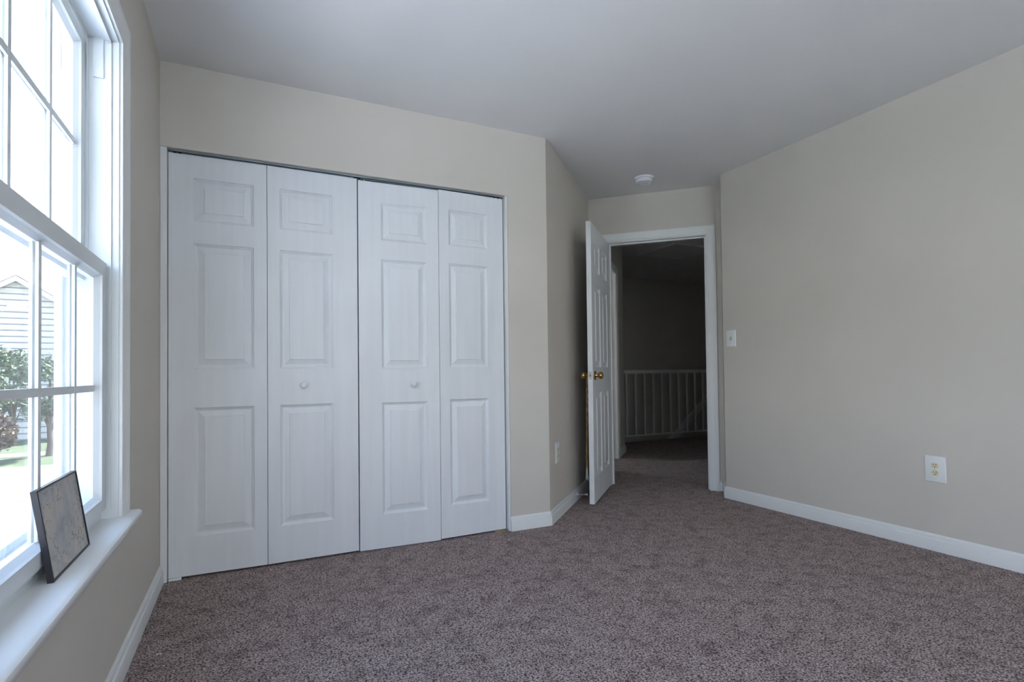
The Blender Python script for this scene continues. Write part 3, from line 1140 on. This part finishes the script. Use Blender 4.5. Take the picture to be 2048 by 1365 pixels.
s_ = MB().box(-16, -30, GZ, -1.0, 19.4, GZ + 0.02).box(-0.9, -30, GZ, 12, YN - 1.0, GZ + 0.02)
struct(s_.build('bounce_slab', M['bounce_slab']), 'added pale ground slab bouncing daylight up through the windows', 'bounce_slab')  # unseen pale ground, added to reflect light onto ceiling and upper walls


def house(loc, rz, wd, dp, hw, hr_, label):
    r = empty('house', loc, label, 'house', (0, 0, rz))
    b = MB()
    b.prism([(-wd / 2, 0), (wd / 2, 0), (wd / 2, hw), (0, hw + hr_), (-wd / 2, hw)], 0, dp, lambda x, z, y: (x, y, z))
    b.build('wall', M['siding'], r)
    ov = 0.45
    sl = hr_ / (wd / 2)
    b = MB()
    b.prism([(-wd / 2 - ov, hw - ov * sl), (0, hw + hr_), (wd / 2 + ov, hw - ov * sl), (wd / 2 + ov, hw - ov * sl + 0.22), (0, hw + hr_ + 0.24), (-wd / 2 - ov, hw - ov * sl + 0.22)],
            -0.4, dp + 0.4, lambda x, z, y: (x, y, z))
    b.build('roof', M['shingle'], r)
    b = MB()
    b.prism([(-wd / 2 - ov, hw - ov * sl - 0.14), (0, hw + hr_ - 0.16), (wd / 2 + ov, hw - ov * sl - 0.14), (wd / 2 + ov, hw - ov * sl + 0.14), (0, hw + hr_ + 0.15), (-wd / 2 - ov, hw - ov * sl + 0.14)],
            -0.46, -0.401, lambda x, z, y: (x, y, z))
    b.build('rake_board', M['house_trim'], r)
    vb = MB()
    arc = [(0.55 * math.cos(PI * k / 16), hw + hr_ * 0.36 + 0.5 * math.sin(PI * k / 16)) for k in range(17)]
    vb.prism(arc, -0.06, 0.0, lambda x, z, y: (x, y, z))
    vb.build('gable_vent', M['house_trim'], r)
    for zc in (1.6, 4.6):
        for xc in (-wd * 0.27, wd * 0.27):
            if zc + 0.8 > hw:
                continue
            f = MB().box(xc - 0.6, -0.07, zc - 0.8, xc + 0.6, 0.02, zc + 0.8).build('window', M['house_trim'], r)
            MB().box(xc - 0.5, -0.08, zc - 0.7, xc + 0.5, -0.069, zc + 0.7).build('pane', M['house_glass'], f)
    return r


hd = 47.0
house((CAM[0] - 0.279 * hd, CAM[1] + 0.960 * hd, GZ), math.radians(6), 9.5, 9.0, 7.1, 3.1, 'pale sided gable house across the street outside the window')


def tree(loc, hgt, rad, trunk, n, mat, label, grp='trees across the street'):
    t = empty('tree', loc, label, 'tree', group=grp)
    b = MB()
    b.tube([(0, 0, 0), (0.05, 0.02, trunk * 0.5), (0, 0.05, trunk), (0.03, 0, hgt * 0.8)], [0.16, 0.13, 0.11, 0.03], 10)
    for k in range(6):
        a = 2 * PI * k / 6 + 0.4
        b.tube([(0, 0.03, trunk * 0.9 + 0.1 * k), (rad * 0.35 * math.cos(a), rad * 0.35 * math.sin(a), trunk + (hgt - trunk) * 0.3 + 0.1 * k),
                (rad * 0.7 * math.cos(a), rad * 0.7 * math.sin(a), trunk + (hgt - trunk) * 0.5 + 0.1 * k)], [0.07, 0.05, 0.015], 6)
    b.build('trunk', M['bark'], t, smooth=1.0)
    c = MB()
    clumps = []
    for k in range(26):
        a, e_ = random.uniform(0, 2 * PI), random.uniform(-0.7, 1.0)
        rr = rad * random.uniform(0.45, 0.85)
        ch = math.sqrt(max(0, 1 - e_ * e_ * 0.8))
        clumps.append(Vector((rr * ch * math.cos(a), rr * ch * math.sin(a), trunk + (hgt - trunk) * (0.5 + 0.42 * e_))))
    for k in range(n):
        p = random.choice(clumps) + Vector((random.gauss(0, 1), random.gauss(0, 1), random.gauss(0, 0.8))) * rad * 0.17
        s = random.uniform(0.07, 0.15)
        d1_ = Vector((random.gauss(0, 1), random.gauss(0, 1), random.gauss(0, 0.6))).normalized()
        d2_ = d1_.cross(Vector((random.gauss(0, 1), random.gauss(0, 1), random.gauss(0, 1)))).normalized()
        c.face([p - d1_ * s, p + d2_ * s * 0.5, p + d1_ * s, p - d2_ * s * 0.5])
    c.build('foliage', mat, t)
    return t


def at(px_az, dist):
    """a point at a compass angle (degrees left of the room's long axis) and distance from the room"""
    a = math.radians(px_az)
    return (CAM[0] - dist * math.sin(a), CAM[1] + dist * math.cos(a), GZ)


tree(at(18.3, 37.5), 5.6, 1.35, 1.3, 4200, M['leaf'], 'mid green tree left of the pale sided gable house')
tree(at(14.3, 36.5), 5.2, 1.3, 1.2, 4200, M['leaf_pale'], 'pale green tree in front of the pale sided gable house')
tree(at(16.4, 43.5), 5.6, 1.25, 1.2, 3600, M['leaf'], 'mid green tree close against the front of the gable house')
tree(at(17.4, 34.8), 2.4, 0.8, 0.3, 1500, M['leaf_red'], 'low rusty shrub in front of the green trees')
